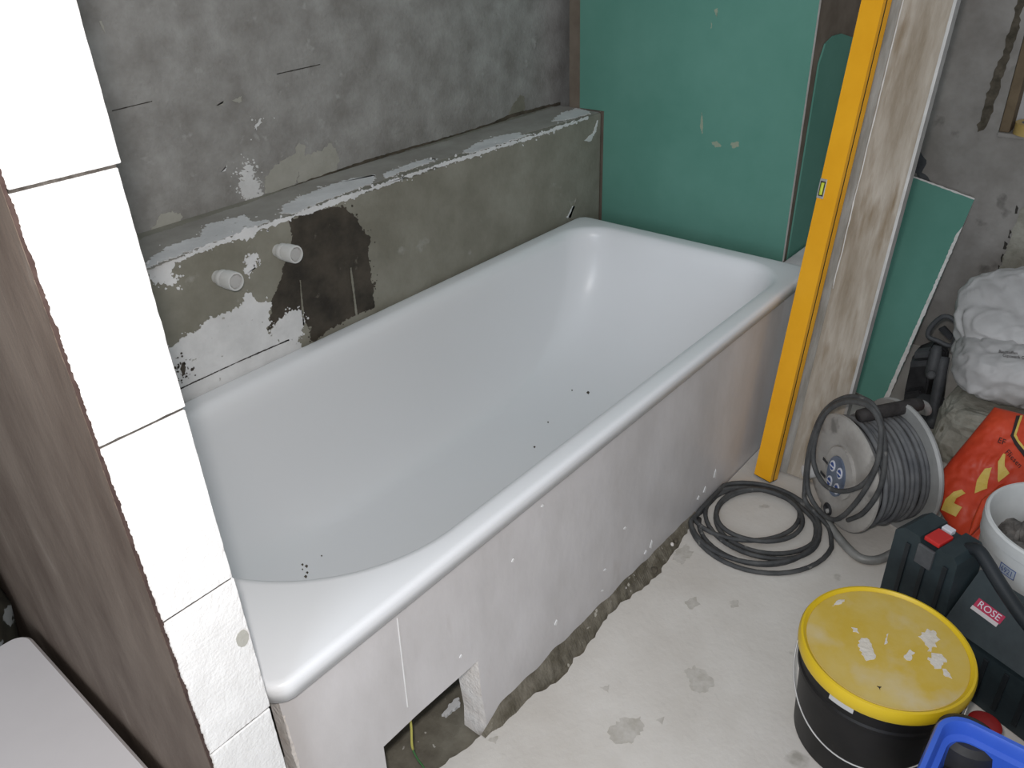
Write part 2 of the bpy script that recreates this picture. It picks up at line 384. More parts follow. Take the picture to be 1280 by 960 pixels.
# ---- skins and marks on the ledge front (plane y = .805)
def lf(name, pix, m, th=.0022, amp=.007, seg=.003, isl=0, spread=.008): return patch(name, pix, 1, .805, -1, th, m, ledge, amp, seg, isl, spread)
lf('bare_block_patch', [(205, 440), (222, 428), (247, 412), (262, 398), (285, 390), (300, 382), (307, 366), (322, 376), (339, 378), (337, 395), (334, 412), (340, 424), (372, 426), (385, 445), (240, 510), (225, 500)], 'ytongp', isl=70)
lf('bare_block_patch', [(180, 335), (205, 328), (222, 322), (218, 332), (212, 342), (225, 350), (214, 358), (200, 355), (185, 350)], 'ytongp', isl=25)
lf('bare_block_patch', [(300, 300), (318, 296), (322, 283), (305, 285), (298, 292)], 'ytongp')
lf('bare_block_patch', [(306, 322), (322, 318), (318, 326), (322, 333), (308, 342), (303, 338), (312, 330)], 'ytongp', amp=.008, isl=30)
lf('damp_patch', [(362, 273), (385, 266), (412, 260), (432, 258), (444, 272), (452, 288), (463, 296), (460, 318), (464, 345), (468, 384), (440, 396), (410, 412), (393, 428), (388, 420), (390, 408), (379, 404), (378, 395), (368, 400), (352, 404), (334, 413), (341, 375), (352, 345), (358, 322), (364, 300)], 'damp', th=.0016, amp=.005, isl=90)
lf('bare_block_patch', [(348, 400), (358, 392), (374, 389), (381, 400), (379, 420), (370, 428), (345, 427), (335, 414)], 'ytongp', th=.0030, amp=.009, isl=60, spread=.006)
lf('mortar_ridge', [(437, 335), (438.6, 334), (446, 392), (444, 394)], 'adhesive', th=.003, amp=.0015)
lf('mortar_ridge', [(374, 350), (375.5, 350), (380, 405), (378, 407)], 'adhesive', th=.003, amp=.0015)
lf('block_joint', [(222, 486), (300, 450), (360, 424), (361, 425), (300, 451.3), (222, 487.6)], 'crack', th=.0030, amp=.001)
lf('bare_block_patch', [(730, 176), (741, 166), (747, 150), (745, 164), (738, 176)], 'ytongp', amp=.003)
lf('bare_block_patch', [(710, 272), (716, 258), (720, 248), (722, 266), (738, 272), (730, 280)], 'adhesive', amp=.003)
lf('bare_block_patch', [(708, 272), (716, 257), (718, 258), (713, 272)], 'ytongp', amp=.003)
lf('damp_speck', [(226, 458), (230, 452), (231, 462), (228, 470)], 'damp', th=.0032, amp=.004, isl=60, spread=.014)
lf('chipped_edge', [(190, 333.5), (262, 305), (338, 278), (420, 249), (470, 232), (540, 208), (600, 189), (660, 171), (735, 146), (735, 148), (660, 174.5), (600, 193.5), (540, 211), (470, 236), (420, 255), (338, 283), (262, 311), (190, 340)], 'ytongp', th=.002, amp=.004, isl=120, spread=.006)
# rim of white along the ledge's front edge, and skins on its top (plane z = .84)
def lt(pix, m='ytongp', th=.0025, amp=.008, nm='bare_block_patch', isl=40): return patch(nm, pix, 2, .84, 1, th, m, ledge, amp, .003, isl)
lt([(150, 330), (178, 298), (300, 258), (420, 214), (560, 176), (640, 150), (700, 132), (751, 139.5), (640, 172), (520, 210), (400, 254), (300, 292), (180, 339)], 'topadhesive', .0015, .004, 'adhesive_skin', 0)
lt([(180, 337), (190, 322), (215, 306), (250, 296), (258, 282), (288, 274), (306, 269), (316, 277), (334, 276), (338, 277), (300, 292), (240, 314)])
lt([(352, 268), (352, 258), (386, 243), (402, 236), (430, 226), (470, 219), (466, 229), (430, 242), (395, 256), (365, 268)])
lt([(480, 218), (510, 206), (530, 200), (548, 199), (525, 208), (500, 217), (482, 223)])
lt([(578, 192), (590, 182), (625, 170), (650, 166), (652, 169), (664, 168), (625, 181), (592, 191)])
lt([(690, 152), (706, 140), (724, 136), (735, 139), (738, 143), (722, 147), (705, 151)])
# ---- marks on the back wall (plane y = 1.01)
def wk(pix, m, th=.0015, amp=.006, nm='plaster_patch', seg=.004, isl=0): return patch(nm, pix, 1, 1.01, -1, th, m, wb, amp, seg, isl, .012)
wk([(332, 242), (330, 222), (345, 205), (368, 192), (374, 178), (382, 182), (380, 194), (398, 188), (414, 180), (424, 196), (420, 214), (395, 226), (372, 232), (374, 214), (368, 232), (345, 240)], 'mortar_pale')
wk([(304, 250), (302, 226), (306, 203), (312, 208), (320, 224), (325, 244), (314, 248)], 'ytongp', amp=.014, seg=.002, isl=90)
wk([(275, 216), (284, 206), (282, 214)], 'ytongp', amp=.003, seg=.003)
wk([(318, 158), (325, 148), (328, 154), (320, 160)], 'ytongp', amp=.004, seg=.003, isl=12)
wk([(270, 132), (280, 126), (278, 132)], 'mortar_pale', amp=.003, seg=.003); wk([(290, 126), (302, 120), (300, 128)], 'mortar_pale', amp=.003, seg=.003)
wk([(124, 26), (127, 26), (132, 42), (129, 38)], 'mortar_pale', amp=.002, seg=.004)
wk([(346, 92), (400, 80), (400, 81), (346, 93.2)], 'crack', amp=.0006, nm='hairline_crack'); wk([(140, 138), (190, 126), (190, 127), (140, 139.2)], 'crack', amp=.0006, nm='hairline_crack')
wk([(634, 150), (640, 132), (650, 118), (655, 120), (656, 136), (648, 146)], 'adhesive', amp=.004)
wk([(188, 288), (200, 270), (215, 262), (228, 270), (222, 284)], 'mortar_pale', amp=.005)
# dark uneven open joint along the back of the ledge
wk([(176, 300), (230, 283), (300, 260), (345, 243), (420, 217), (470, 200), (520, 184), (560, 174), (620, 156), (640, 146), (700, 131), (700, 127.5), (640, 142), (610, 155), (560, 171), (518, 182), (470, 196), (420, 213), (345, 239), (300, 256), (230, 279), (176, 296)], 'soil_shade', th=.003, amp=.002, nm='open_joint', seg=.01)

# ---- plasterboard-clad shaft at the foot of the bath
pt = thing('plasterboard_shaft', 'tall shaft clad in green plasterboard standing at the end of the bathtub', 'partition', (2.2, .5, -.03))
bm = box_bm(1.957, 2.598, .146, .945, -.03, 2.3); from_bm('core', bm, 'corebrown', pt)
prism('front_board', [(1.957, .135, .475), (1.957, .796, .475), (1.957, .796, .846), (1.957, .893, .846), (1.957, .900, 2.3), (1.957, .135, 2.3)], (-.0125, 0, 0), ['green', 'gypsum'], pt)
sb = [ony(p, .145) for p in [(984, 331), (1016, 118), (1022, 80), (1030, 55), (1040, 45), (1050, 42), (1062, 46)]]
sb = [(2.0, .145, .46)] + [(p.x, .145, p.z) for p in sb[1:]] + [(2.30, .145, 1.06), (2.45, .145, .46)]
prism('side_board', sb, (0, -.005, 0), 'green', pt)
for q, a_ in [([(889, 178), (896, 176), (902, 182), (894, 185)], .004), ([(914, 179), (923, 177), (924, 183), (916, 185)], .004), ([(875, 158), (877, 140), (879, 150), (878, 168)], .002), ([(893, 12), (897, 10), (896, 22)], .003), ([(888, 36), (889, 25), (890, 34)], .002)]:
    patch('scuff', q, 0, 1.9445, -1, .0008, 'scuffm', pt, a_, .003)
# block kerb the shaft stands on (continues the bath's front wall)
kb = tag(box('block_kerb', 1.836, 2.59, .05, .1345, -.028, .472, 'ytongp', bev=.003), 'pale block kerb running past the bathtub beneath the green shaft', 'kerb')

# ================================================================== BATHTUB
YC = .397; TW = .800; TX1 = 1.825
tub = thing('bathtub', 'white enamelled bathtub with a broad rolled rim', 'bathtub', (.9, YC, 0.0))
def outline(xc, a, xe, b, rc):
    """opening outline: half ellipse at the head end, rounded rectangle at the other; counter-clockwise from the far end"""
    P = []
    for i in range(10): P.append((xe, (b - rc) * i / 10))
    for i in range(14): t = math.pi / 2 * i / 14; P.append((xe - rc + rc * math.cos(t), b - rc + rc * math.sin(t)))
    for i in range(30): P.append((xe - rc + (xc - xe + rc) * i / 30, b))
    for i in range(200): t = math.pi / 2 + math.pi * i / 200; P.append((xc + a * math.cos(t), b * math.sin(t)))
    for i in range(30): P.append((xc + (xe - rc - xc) * i / 30, -b))
    for i in range(14): t = -math.pi / 2 + math.pi / 2 * i / 14; P.append((xe - rc + rc * math.cos(t), -b + rc + rc * math.sin(t)))
    for i in range(10): P.append((xe, -(b - rc) + (b - rc) * i / 10))
    return P
def rrect(x0, x1, b, rc, src, c):
    """rounded rectangle sampled along rays from c through the points of src"""
    hx, hy, mx = (x1 - x0) / 2, b, (x0 + x1) / 2
    def sd(x, y):
        qx, qy = abs(x - mx) - hx + rc, abs(y) - hy + rc
        return math.hypot(max(qx, 0), max(qy, 0)) + min(max(qx, qy), 0) - rc
    out = []
    for x, y in src:
        cx = min(max(x, c), 1.45); dx, dy = x - cx, y      # rays leave the long axis, so straight sides stay square
        lo, hi = .2, 60.0
        for _ in range(50):
            mid = (lo + hi) / 2
            if sd(cx + dx * mid, dy * mid) < 0: lo = mid
            else: hi = mid
        out.append((cx + dx * lo, dy * lo))
    return out
op = outline(.405, .345, 1.775, .357, .13)
rings = []
for ins, z in [(.0, R - .032), (.0, R - .010), (.001, R - .006), (.0035, R - .0025), (.007, R - .0006), (.013, R)]:
    rings.append([(x, y, z) for x, y in rrect(0 + ins, TX1 - ins, TW / 2 - ins, .034 - ins * .8, op, .405)])
for g, z in [(.008, R - .0002), (.0, R - .0016), (-.007, R - .006), (-.014, R - .014), (-.020, R - .028)]:
    o2 = outline(.405, .345 + g, 1.775 + g, .357 + g, .13 + g); rings.append([(x, y, z) for x, y in o2])
T0 = outline(.405, .325, 1.755, .337, .11); B0 = outline(.62, .20, 1.22, .20, .16)
D = .375; nn = 2.35
for i in range(1, 23):
    a = math.pi / 2 * i / 22; om = max(math.cos(a), 0) ** (2 / nn); zz = math.sin(a) ** (2 / nn); u = 1 - om
    rings.append([(T0[k][0] + (B0[k][0] - T0[k][0]) * u, T0[k][1] + (B0[k][1] - T0[k][1]) * u, R - .028 - D * zz) for k in range(len(T0))])
for s in (.75, .5, .25, .05):
    rings.append([(.9 + (x - .9) * s, y * s, R - .028 - D - .006 * (1 - s)) for x, y in B0])
n = len(op); V = []; Fc = []
for rg in rings: V += [(x, y + YC, z) for x, y, z in rg]
for i in range(len(rings) - 1):
    for k in range(n): Fc.append([i * n + k, i * n + (k + 1) % n, (i + 1) * n + (k + 1) % n, (i + 1) * n + k])
Fc.append([(len(rings) - 1) * n + k for k in range(n)])
sh = obj('shell', V, Fc, 'enamel', tub, True)
sm = sh.modifiers.new('thick', 'SOLIDIFY'); sm.thickness = .004; sm.offset = -1
# four feet under the tub
for fx, fy in [(.72, .33), (.72, .47), (1.1, .33), (1.1, .47)]:
    lathe('foot', [(.03, -.03), (.03, -.018), (.012, -.016), (.012, .118)], (fx, fy, 0), (0, 0, 1), 'steel', tub, 16)
# apron
ap = [(.014, .0, -.028), (.168, .0, -.028), (.1665, .0, .10), (.169, 0, .221), (.25, 0, .222), (.407, .0, .214), (.409, 0, .12), (.416, .0, .03), (.412, 0, -.028), (1.832, .0, -.028), (1.832, .0, R - .0385), (.014, .0, R - .0385)]
apron = prism('bath_apron', [(x, .0135, z) for x, y, z in ap], (0, .0285, 0), ['panel', 'revealp'], None)
tag(apron, 'pale smoothed block apron with a rectangular hole below the bathtub rim', 'panel')
apron['_b'] = [0, 0, 0]
prism('backing_blocks', [(x, .0421, min(z, .30)) for x, y, z in ap], (0, .032, 0), 'revealp', apron)
s0, s1 = ony((497, 773), .0126), ony((510, 884), .0126)
prism('joint_line', [s0 + Vector((-.0009, 0, 0)), s0 + Vector((.0009, 0, 0)), s1 + Vector((.0009, 0, 0)), s1 + Vector((-.0009, 0, 0))], (0, .0014, 0), 'ytong', apron)
for (x, y, l) in [(813, 680, 9), (806, 690, 5), (755, 712, 3), (893, 592, 10), (880, 612, 7), (694, 778, 6), (752, 738, 2), (677, 632, 3), (640, 700, 4), (872, 622, 5), (575, 820, 4), (780, 660, 3)]:
    prism('filler_mark', rag([ony((x - 1.2, y + l * .5), .0133), ony((x + 1.5, y - l * .6), .0133), ony((x + 2.6, y - l * .4), .0133), ony((x + 1.0, y + l * .6), .0133)], .0012, .003), (0, -.0012, 0), 'ytong', apron)
# left edge bare strip
prism('raw_end', rag([(.0135, .0132, -.02), (.021, .0132, -.02), (.019, .0132, .3), (.017, .0132, .46), (.0135, .0132, .46)], .002, .008), (0, -.0012, 0), 'revealp', apron)
# mortar fillet between the screed and the apron
V = []; Fc = []; i = 0; x = .40
while x < 1.27:
    h = .036 * (1 - (x - .40) / 1.0) ** .8 * (1 + .5 * noise.noise(Vector((x * 18, 0, 0)))) + .004
    j = .007 * noise.noise(Vector((x * 40, 5, 0)))
    h = h * min(1, (x - .398) / .06) + .001; j += .018 * max(0, 1 - (x - .40) / .06)
    V += [(x, -.030 + j, -.029), (x, -.012 + j, -.012 + .005 * noise.noise(Vector((x * 60, 1, 0)))), (x, .004, max(.002, h * .45) + .006 * noise.noise(Vector((x * 50, 2, 0)))), (x, .014, h)]
    if i:
        for k in range(3): Fc.append([(i - 1) * 4 + k, i * 4 + k, i * 4 + k + 1, (i - 1) * 4 + k + 1])
    i += 1; x += .006
mf = obj('mortar_fillet', V, Fc, 'fillet', sub)
# loose crumbs of debris by the apron
for (x, y, s, mm) in [(818, 712, 7, 'soil_shade'), (708, 800, 9, 'soil_shade'), (690, 815, 8, 'soil_shade'), (668, 836, 9, 'soil_shade'), (655, 852, 7, 'soil_shade'), (840, 680, 4, 'revealp'), (700, 806, 4, 'revealp'), (672, 826, 4, 'revealp'), (724, 770, 5, 'soil_shade'), (780, 735, 4, 'revealp'), (790, 720, 5, 'screed'), (845, 676, 5, 'soil_shade')]:
    P = onz((x, y), .012); r = s / 620 * .8
    bm = bmesh.new(); bmesh.ops.create_icosphere(bm, subdivisions=2, radius=r)
    for v in bm.verts: v.co = P + v.co * (1 + .5 * noise.noise(v.co * 150 + P * 9))
    o = from_bm('crumb', bm, mm, sub)
# block fragment in the hole
fr = prism('block_fragment', rag([onz(p, -.030) for p in [(552, 896), (558, 888), (566, 880), (574, 874), (575, 884), (566, 890), (557, 898)]], .004, .004), (0, 0, .007), 'ytongp')
tag(fr, 'small white chip of block lying inside the apron hole', 'rubble')
# wire hanging from the hole
hang = spline([(.262, .055, .20), (.259, .05, .15), (.252, .047, .10), (.262, .05, .05), (.272, .046, .01), (.262, .03, -.02), (.245, .02, -.0255)], 6)
wr = thing('earth_wire', 'thin green and yellow wire hanging out of the apron hole', 'wire', (.255, .04, -.03))
tube('yellow_length', hang[:14], .0024, 'wirey', wr, 8); tube('green_length', hang[13:], .0019, 'wireg', wr, 8)

# capped pipe stubs
for px, nm in [((272, 346), 'white capped pipe stub nearer the white block wall'), ((347, 313), 'white capped pipe stub beside the dark damp patch')]:
    P = ony(px, .8052); t = thing('pipe_stub', nm, 'pipe', P, 'capped pipe stubs in the ledge'); ax = (.10, -1, .03)
    lathe('pipe', [(.0145, -.004), (.0145, .05)], P, ax, 'pvc', t, 24)
    lathe('collar', [(.0175, .012), (.019, .015), (.019, .024), (.0175, .027)], P, ax, 'pvc', t, 24)
    lathe('cap', [(.0148, .030), (.0205, .032), (.0205, .060), (.0195, .062), (.0165, .062), (.0160, .055), (.0002, .055)], P, ax, 'pvc', t, 24)
    lathe('plug', [(.0158, .0552), (.0158, .0565), (.0140, .0565), (.0135, .0595), (.0002, .0600)], P, ax, 'palewh', t, 24)  # greyer than the cap: shade of the recess put into the colour

# ================================================================== LEANING PLANK AND LEVEL
La = Vector((.236, 0, 1.222)).normalized(); Ln = Vector((-La.z, 0, La.x))      # along, and out of the face towards the room
pk = thing('leaning_plank', 'long dusty wooden plank leaning upright behind the yellow level', 'plank', (1.59, -.115, 0))
po = Vector((1.580, -.222, .006))
obox('board', po - Ln * .028, La, (0, 1, 0), Ln, 2.05, .205, .028, 'plank', pk, .003)
obox('dust_band', po + Vector((0, .115, 0)) - Ln * .0002, La, (0, 1, 0), Ln, 2.0, .086, .0016, 'plankgrey', pk)
obox('edge_strip', po + Vector((0, -.0025, 0)) - Ln * .030, La, (0, 1, 0), Ln, 2.03, .007, .0335, 'steel', pk)
rp = [po + Vector((0, .112 + .002 * noise.noise(Vector((i * .3, 0, 0))), 0)) + La * (.55 + i * .02) + Ln * .001 for i in range(50)]
tube('plaster_ridge', rp, lambda i:   .0014 + .002 * abs(noise.noise(Vector((i * .5, 3, 0)))), 'gypsum', pk, 6)
lv = thing('spirit_level', 'long yellow spirit level leaning against the dusty plank', 'spirit level', (1.55, -.065, 0))
lo = Vector((1.543, -.096, .002)); W, T = .054, .036
Wv = Vector((math.sin(.20), math.cos(.20), 0)); Ln0 = Ln; Ln = La.cross(Wv).normalized()
if Ln.x > 0: Ln = -Ln
lo = lo - Ln * .0
# box profile with a slot down either side: (y, depth)
prof = [(0, 0), (.003, 0), (.003, .0085), (0, .0085), (0, T), (W, T), (W, .0085), (W - .003, .0085), (W - .003, 0), (W, 0)]
prof = [(0, 0), (0, .017), (.004, .0175), (.004, .0235), (0, .024), (0, T), (W, T), (W, .024), (W - .004, .0235), (W - .004, .0175), (W, .017), (W, 0)]
poly = [lo + Wv * y + Ln * d for y, d in prof]
prism('body', poly, La * 1.98, 'yellow', lv)
obox('slot', lo + Wv * .0006 + Ln * .0178, La, Wv, Ln, 1.98, .004, .0054, 'groove', lv)
vc = lo + La * .785
vh = obox('vial_housing', vc + Wv * (W - .018) + Ln * (T - .004), La, Wv, Ln, .048, .0192, .0052, 'steel', lv, .001)
obox('vial_slot', vc + La * .006 + Wv * (W - .0155) + Ln * (T + .0010), La, Wv, Ln, .036, .013, .0008, 'dark', lv)
tube('vial', [vc + La * (.009 + .0030 * i) + Wv * (W - .009) + Ln * (T + .001) for i in range(11)], .0045, 'vial', lv, 10)
obox('end_cap', lo + La * -.0015, La, Wv, Ln, .0025, W, T, 'dark', lv, .0005)

# ================================================================== FAR CORNER
g0, g1 = onx((1218, 250), 2.575), onx((1130, 218), 2.575); gb = onz((1106, 509), .012)
gy = gb + (g1 - g0); gn = (g1 - g0).cross(gb - g0).normalized()
if gn.x > 0: gn = -gn
so = prism('plasterboard_offcut', [gb, g0, g1, gy], gn * .0125, ['green', 'gypsum'])
ge = (g1 - g0).normalized(); gd_ = (gb - g0).normalized(); so['_b'] = [0, 0, 0]
prism('torn_edge', rag([g0 + gn * .012 + gd_ * .10, g0 + gn * .012 + gd_ * .13 + ge * .009, gb + gn * .012 + ge * .012, gb + gn * .012], .002, .006), gn * .0012, 'gypsum', so)
prism('torn_edge', rag([g0 + gn * .012, g1 + gn * .012, g1 + gn * .012 + gd_ * .005, g0 + gn * .012 + gd_ * .005], .0012, .006), gn * .0012, 'gypsum', so)
tag(so, 'small green plasterboard offcut propped against the grey far wall', 'plasterboard')
# wall scuffs, window frame, window board, tape
def fk(pix, m, th=.002, amp=.006, nm='scuff'): return patch(nm, pix, 0, 2.60, -1, th, m, wf, amp, .01)
fk([(1142, 215), (1140, 195), (1150, 188), (1158, 200), (1152, 216), (1166, 228), (1150, 224)], 'tool2')
for a in [(1270, 262), (1262, 292), (1256, 306), (1253, 322), (1248, 336)]:
    fk([(a[0] - 2, a[1] + 5), (a[0], a[1] - 5), (a[0] + 3, a[1] - 2), (a[0] + 1, a[1] + 6)], 'crack', nm='hole_mark')
fk([(1300, 240), (1275, 262), (1262, 300), (1247, 345), (1240, 380), (1320, 420), (1330, 250)], 'stone', th=.004, nm='rough_render')
fk([(1222, 165), (1228, 138), (1240, 100), (1262, 40), (1272, 0), (1280, 0), (1272, 40), (1254, 95), (1238, 148), (1230, 162)], 'soil_shade', nm='reveal_shade', amp=.006)  # dark strip painting the shade along the window reveal
w1 = struct(box('window_1', 2.66, 2.72, -1.5, -.235, .775, 2.3, 'doorwhite'))
box('window_frame', 2.598, 2.66, -.265, -.236, .776, 2.3, 'frame', w1, .003)
box('window_sill', 2.585, 2.66, -1.5, -.236, .763, .776, 'farwall', w1, .002)
tp = onz((1268, 162), .778); tp = Vector((2.612, -.325, .7765))
tr = thing('tape_roll', 'yellow roll of masking tape lying on the window sill', 'tape', tp)
lathe('tape', [(.036, 0), (.052, 0), (.052, .034), (.036, .034)], tp, (0, 0, 1), 'tape', tr, 40, closed=True)
lathe('core', [(.033, .001), (.0355, .001), (.0355, .033), (.033, .033)], tp, (0, 0, 1), 'tapecore', tr, 40, closed=True)

def lumpy(name, c, rx, ry, rz, m, parent=None, amp=.1, fr=14, ex=2.6, sub=5, seed=0, rot=0, smooth=True, tilt=None, crease=False):
    bm = bmesh.new(); bmesh.ops.create_icosphere(bm, subdivisions=sub, radius=1); c = Vector(c)
    for v in bm.verts:
        p = v.co.normalized(); q = Vector([math.copysign(abs(t) ** (2 / ex), t) for t in p])
        s = (abs(q.x) ** ex + abs(q.y) ** ex + abs(q.z) ** ex) ** (-1 / ex); q = q * s
        q = Vector((q.x * rx, q.y * ry, q.z * rz))
        sd = Vector((seed * 5.1, seed * 2.3, 0))
        d = (noise.noise(q * fr + sd) + .5 * abs(noise.noise(q * fr * 2.3 + sd)) + .22 * noise.noise(q * fr * 5 + sd)) if not crease else (.9 * noise.noise(q * fr * .6 + sd) - 1.1 * max(0, .16 - abs(noise.noise(Vector((q.x * 5, q.y * 9, q.z * 12)) + sd))) * 5 * .5 + .5 * abs(noise.noise(Vector((q.x * 9, q.y * 16, q.z * 22)) + sd)) + .45 * max(0, .2 - abs(noise.noise(Vector((q.x * 18 + q.y * 14, q.y * 10 - q.x * 12, q.z * 20)) + sd * 2))) * 5 * .4 + .3 * noise.noise(Vector((q.x * 22 - q.y * 25, q.y * 12, q.z * 40)) + sd))
        q += p * d * amp * min(rx, ry, rz)
        if tilt: q = Matrix.Rotation(tilt, 3, 'Y') @ q
        v.co = c + Matrix.Rotation(rot, 3, 'Z') @ q
    return from_bm(name, bm, m, parent, smooth)
# concrete lump the white sack lies on
st = lumpy('concrete_lump', (2.06, -.515, .066), .16, .13, .10, 'stone', amp=.16, fr=16, ex=5, sub=4, seed=3, smooth=False)
tag(st, 'rough pale concrete lump on the floor under the white sack', 'rubble')
# white sack: two folded lobes
ws = thing('white_sack', 'crumpled white plastic sack resting on a rough concrete lump', 'sack', (2.15, -.52, .17))
bag1 = lumpy('lower_bag', (2.16, -.575, .258), .19, .22, .075, 'whitebag', ws, amp=.24, fr=9, ex=3.4, seed=1, rot=.25, crease=True, sub=6)
bag2 = lumpy('upper_bag', (2.262, -.54, .340), .16, .230, .085, 'whitebag', ws, amp=.24, fr=9, ex=3.2, seed=2, rot=.2, tilt=-.45, crease=True, sub=6)
def snap(ob, pixs, off=.0015):
    """find the visible points of a surface under photo pixels"""
    bpy.context.view_layer.update(); mwi = ob.matrix_world.inverted(); o0 = mwi @ Vector(CAM); out = []
    for p in pixs:
        d = (mwi.to_3x3() @ Vector(ray(p))).normalized()
        ok, loc, nr, _ = ob.ray_cast(o0, d)
        out.append((ob.matrix_world @ loc, (ob.matrix_world.to_3x3() @ nr).normalized()) if ok else None)
    return out
def print_text(name, ob, body, size_px, c, du, m, parent, asp=1.0):
    """lettering printed on an uneven surface: laid out along direction du around photo pixel c"""
    V, Fc = text_pts(body, 1.0); a = math.atan2(du[1], du[0]); ca, sa = math.cos(a), math.sin(a)
    bmt = bmesh.new(); vs = [bmt.verts.new(v) for v in V]
    for f in Fc:
        try: bmt.faces.new([vs[i] for i in f])
        except ValueError: pass
    bmesh.ops.triangulate(bmt, faces=bmt.faces); bmt.verts.index_update()
    P = [(c[0] + size_px * (v.co.x * asp * ca + v.co.y * sa), c[1] + size_px * (v.co.x * asp * sa - v.co.y * ca)) for v in bmt.verts]
    Fc = [[v.index for v in f.verts] for f in bmt.faces]; bmt.free()
    S = snap(ob, P)
    if any(s is None for s in S):
        good = [i for i, s in enumerate(S) if s is not None]; Fc = [f for f in Fc if all(S[i] is not None for i in f)]
        S = [s if s is not None else (Vector((0, 0, 0)), Vector((0, 0, 1))) for s in S]
        used = sorted({i for f in Fc for i in f}); rm = {i: k for k, i in enumerate(used)}
        if not used: return
        S = [S[i] for i in used]; Fc = [[rm[i] for i in f] for f in Fc]
    return obj(name, [s[0] + s[1] * .002 for s in S], Fc, m, parent)
def print_shape(name, ob, pix, m, parent, cuts=2, off=.0016):
    bmt = bmesh.new(); f = bmt.faces.new([bmt.verts.new((p[0], p[1], 0)) for p in pix])
    bmesh.ops.triangulate(bmt, faces=bmt.faces)
    bmesh.ops.subdivide_edges(bmt, edges=bmt.edges, cuts=cuts, use_grid_fill=True); bmesh.ops.triangulate(bmt, faces=bmt.faces); bmt.verts.index_update()
    S = snap(ob, [(v.co.x, v.co.y) for v in bmt.verts]); Fc = [[v.index for v in q.verts] for q in bmt.faces]; bmt.free()
    Fc = [q for q in Fc if all(S[i] is not None for i in q)]
    used = sorted({i for q in Fc for i in q}); rm = {i: k for k, i in enumerate(used)}
    if not used: return
    return obj(name, [S[i][0] + S[i][1] * off for i in used], [[rm[i] for i in q] for q in Fc], m, parent)
print_text('sack_print', bag1, 'Baustoffen', 5.6, (1260, 441), (10, 1.0), 'blackprint', ws, 1.0)
print_text('sack_print', bag1, 'Gipswerk G', 5.6, (1267, 446.5), (10, 1.2), 'blackprint', ws, 1.0)

# dark power tool standing behind the sack
tl = thing('demolition_hammer', 'dusty black power hammer standing between the plasterboard offcut and the white sack', 'power tool', (2.12, -.30, 0))
def hx(p, x): return onx(p, x)
def hbox(name, pix, x0, dpt, m, bev=.006):
    """block whose front outline sits at depth x0"""
    o = prism(name, [onx(p, x0) for p in pix], (dpt, 0, 0), m, tl)
    bm = bmesh.new(); bm.from_mesh(o.data); bmesh.ops.bevel(bm, geom=list(bm.edges), offset=bev, segments=2, affect='EDGES'); bm.to_mesh(o.data); bm.free(); return o
hbox('base_plate', [(1146, 436), (1168, 428), (1184, 440), (1178, 500), (1166, 545), (1118, 548), (1126, 505)], 2.235, .03, 'tool')
hbox('motor_housing', [(1140, 445), (1166, 432), (1160, 480), (1152, 520), (1128, 530), (1130, 490)], 2.16, .07, 'tool')
hbox('gear_case', [(1142, 500), (1176, 506), (1172, 545), (1160, 585), (1140, 570), (1140, 530)], 2.08, .06, 'tool2')
hbox('bracket', [(1143, 440), (1162, 438), (1161, 447), (1142, 449)], 2.135, .03, 'tool2', .003)
hbox('bracket', [(1138, 452), (1160, 451), (1159, 458), (1137, 460)], 2.135, .03, 'tool2', .003)
hbox('battery', [(1130, 492), (1150, 488), (1153, 500), (1146, 512), (1128, 512)], 2.12, .04, 'tool', .004)
bA, bB = onx((1172, 432), 2.15), onx((1163, 472), 2.12)
tube('barrel', [bB + (bA - bB) * (i / 6) for i in range(7)], lambda i: [.016, .019, .019, .018, .018, .016, .012][i], 'tool2', tl, 16)
tA, tB = onx((1180, 446), 2.15), onx((1163, 535), 2.06)
tube('side_handle', [tB + (tA - tB) * (i / 8) for i in range(9)], lambda i: .014 if i < 3 else .017, 'tool2', tl, 14)
lathe('knob', [(.010, 0), (.013, .004), (.013, .014), (.008, .018)], onx((1164, 468), 2.095), (-1, -.2, .3), 'tool2', tl, 16)
hq = [onx(p, 2.19) for p in [(1160, 420), (1164, 408), (1178, 396), (1190, 398), (1196, 408), (1193, 428), (1186, 432), (1172, 426)]]
tube('handle', spline(hq, 4, True), .0075, 'tool2', tl, 8, True)
hbox('guard_plate', [(1172, 412), (1180, 408), (1191, 420), (1187, 426)], 2.195, .012, 'tool', .002)

# ================================================================== CABLE REEL
ax = Vector((.78, -.626, 0)).normalized(); tv = Vector((.626, .78, 0)).normalized()
RC = Vector((1.437, -.292, .178)); r0 = .150
rl = thing('cable_reel', 'dusty grey cable reel with blue socket plate and black carrying grip', 'cable reel', (1.50, -.34, 0))
lathe('front_disc', [(.001, 0), (.070, -.002), (.095, -.010), (.140, -.010), (r0, -.004), (r0 + .001, .002), (r0 - .003, .006), (.05, .008), (.001, .008)], RC, ax, 'disc', rl, 56)
lathe('back_disc', [(.001, .150), (.05, .150), (r0 + .018, .143), (r0 + .022, .149), (r0 + .020, .155), (.05, .160), (.001, .160)], RC, ax, 'disc2', rl, 56)
lathe('hub', [(.055, .008), (.055, .150)], RC, ax, 'disc', rl, 32)
V = []; Fc = []
for i in range(13):
    rr = .128 + (.006 if i % 2 else 0) + .004 * math.sin(i * 1.7); cc = RC + ax * (.018 + i * .0102)
    tlt = .05 * math.sin(i * 2.1)
    path = []
    for k in range(44):
        a = 2 * math.pi * k / 44; path.append(cc + (tv * math.cos(a) + Vector((0, 0, 1)) * math.sin(a)) * rr + ax * (tlt * .06 * math.cos(a + i)))
    v_, f_ = tube_geo(path, .0062, 7, True); b0 = len(V); V += v_; Fc += [[q + b0 for q in f] for f in f_]
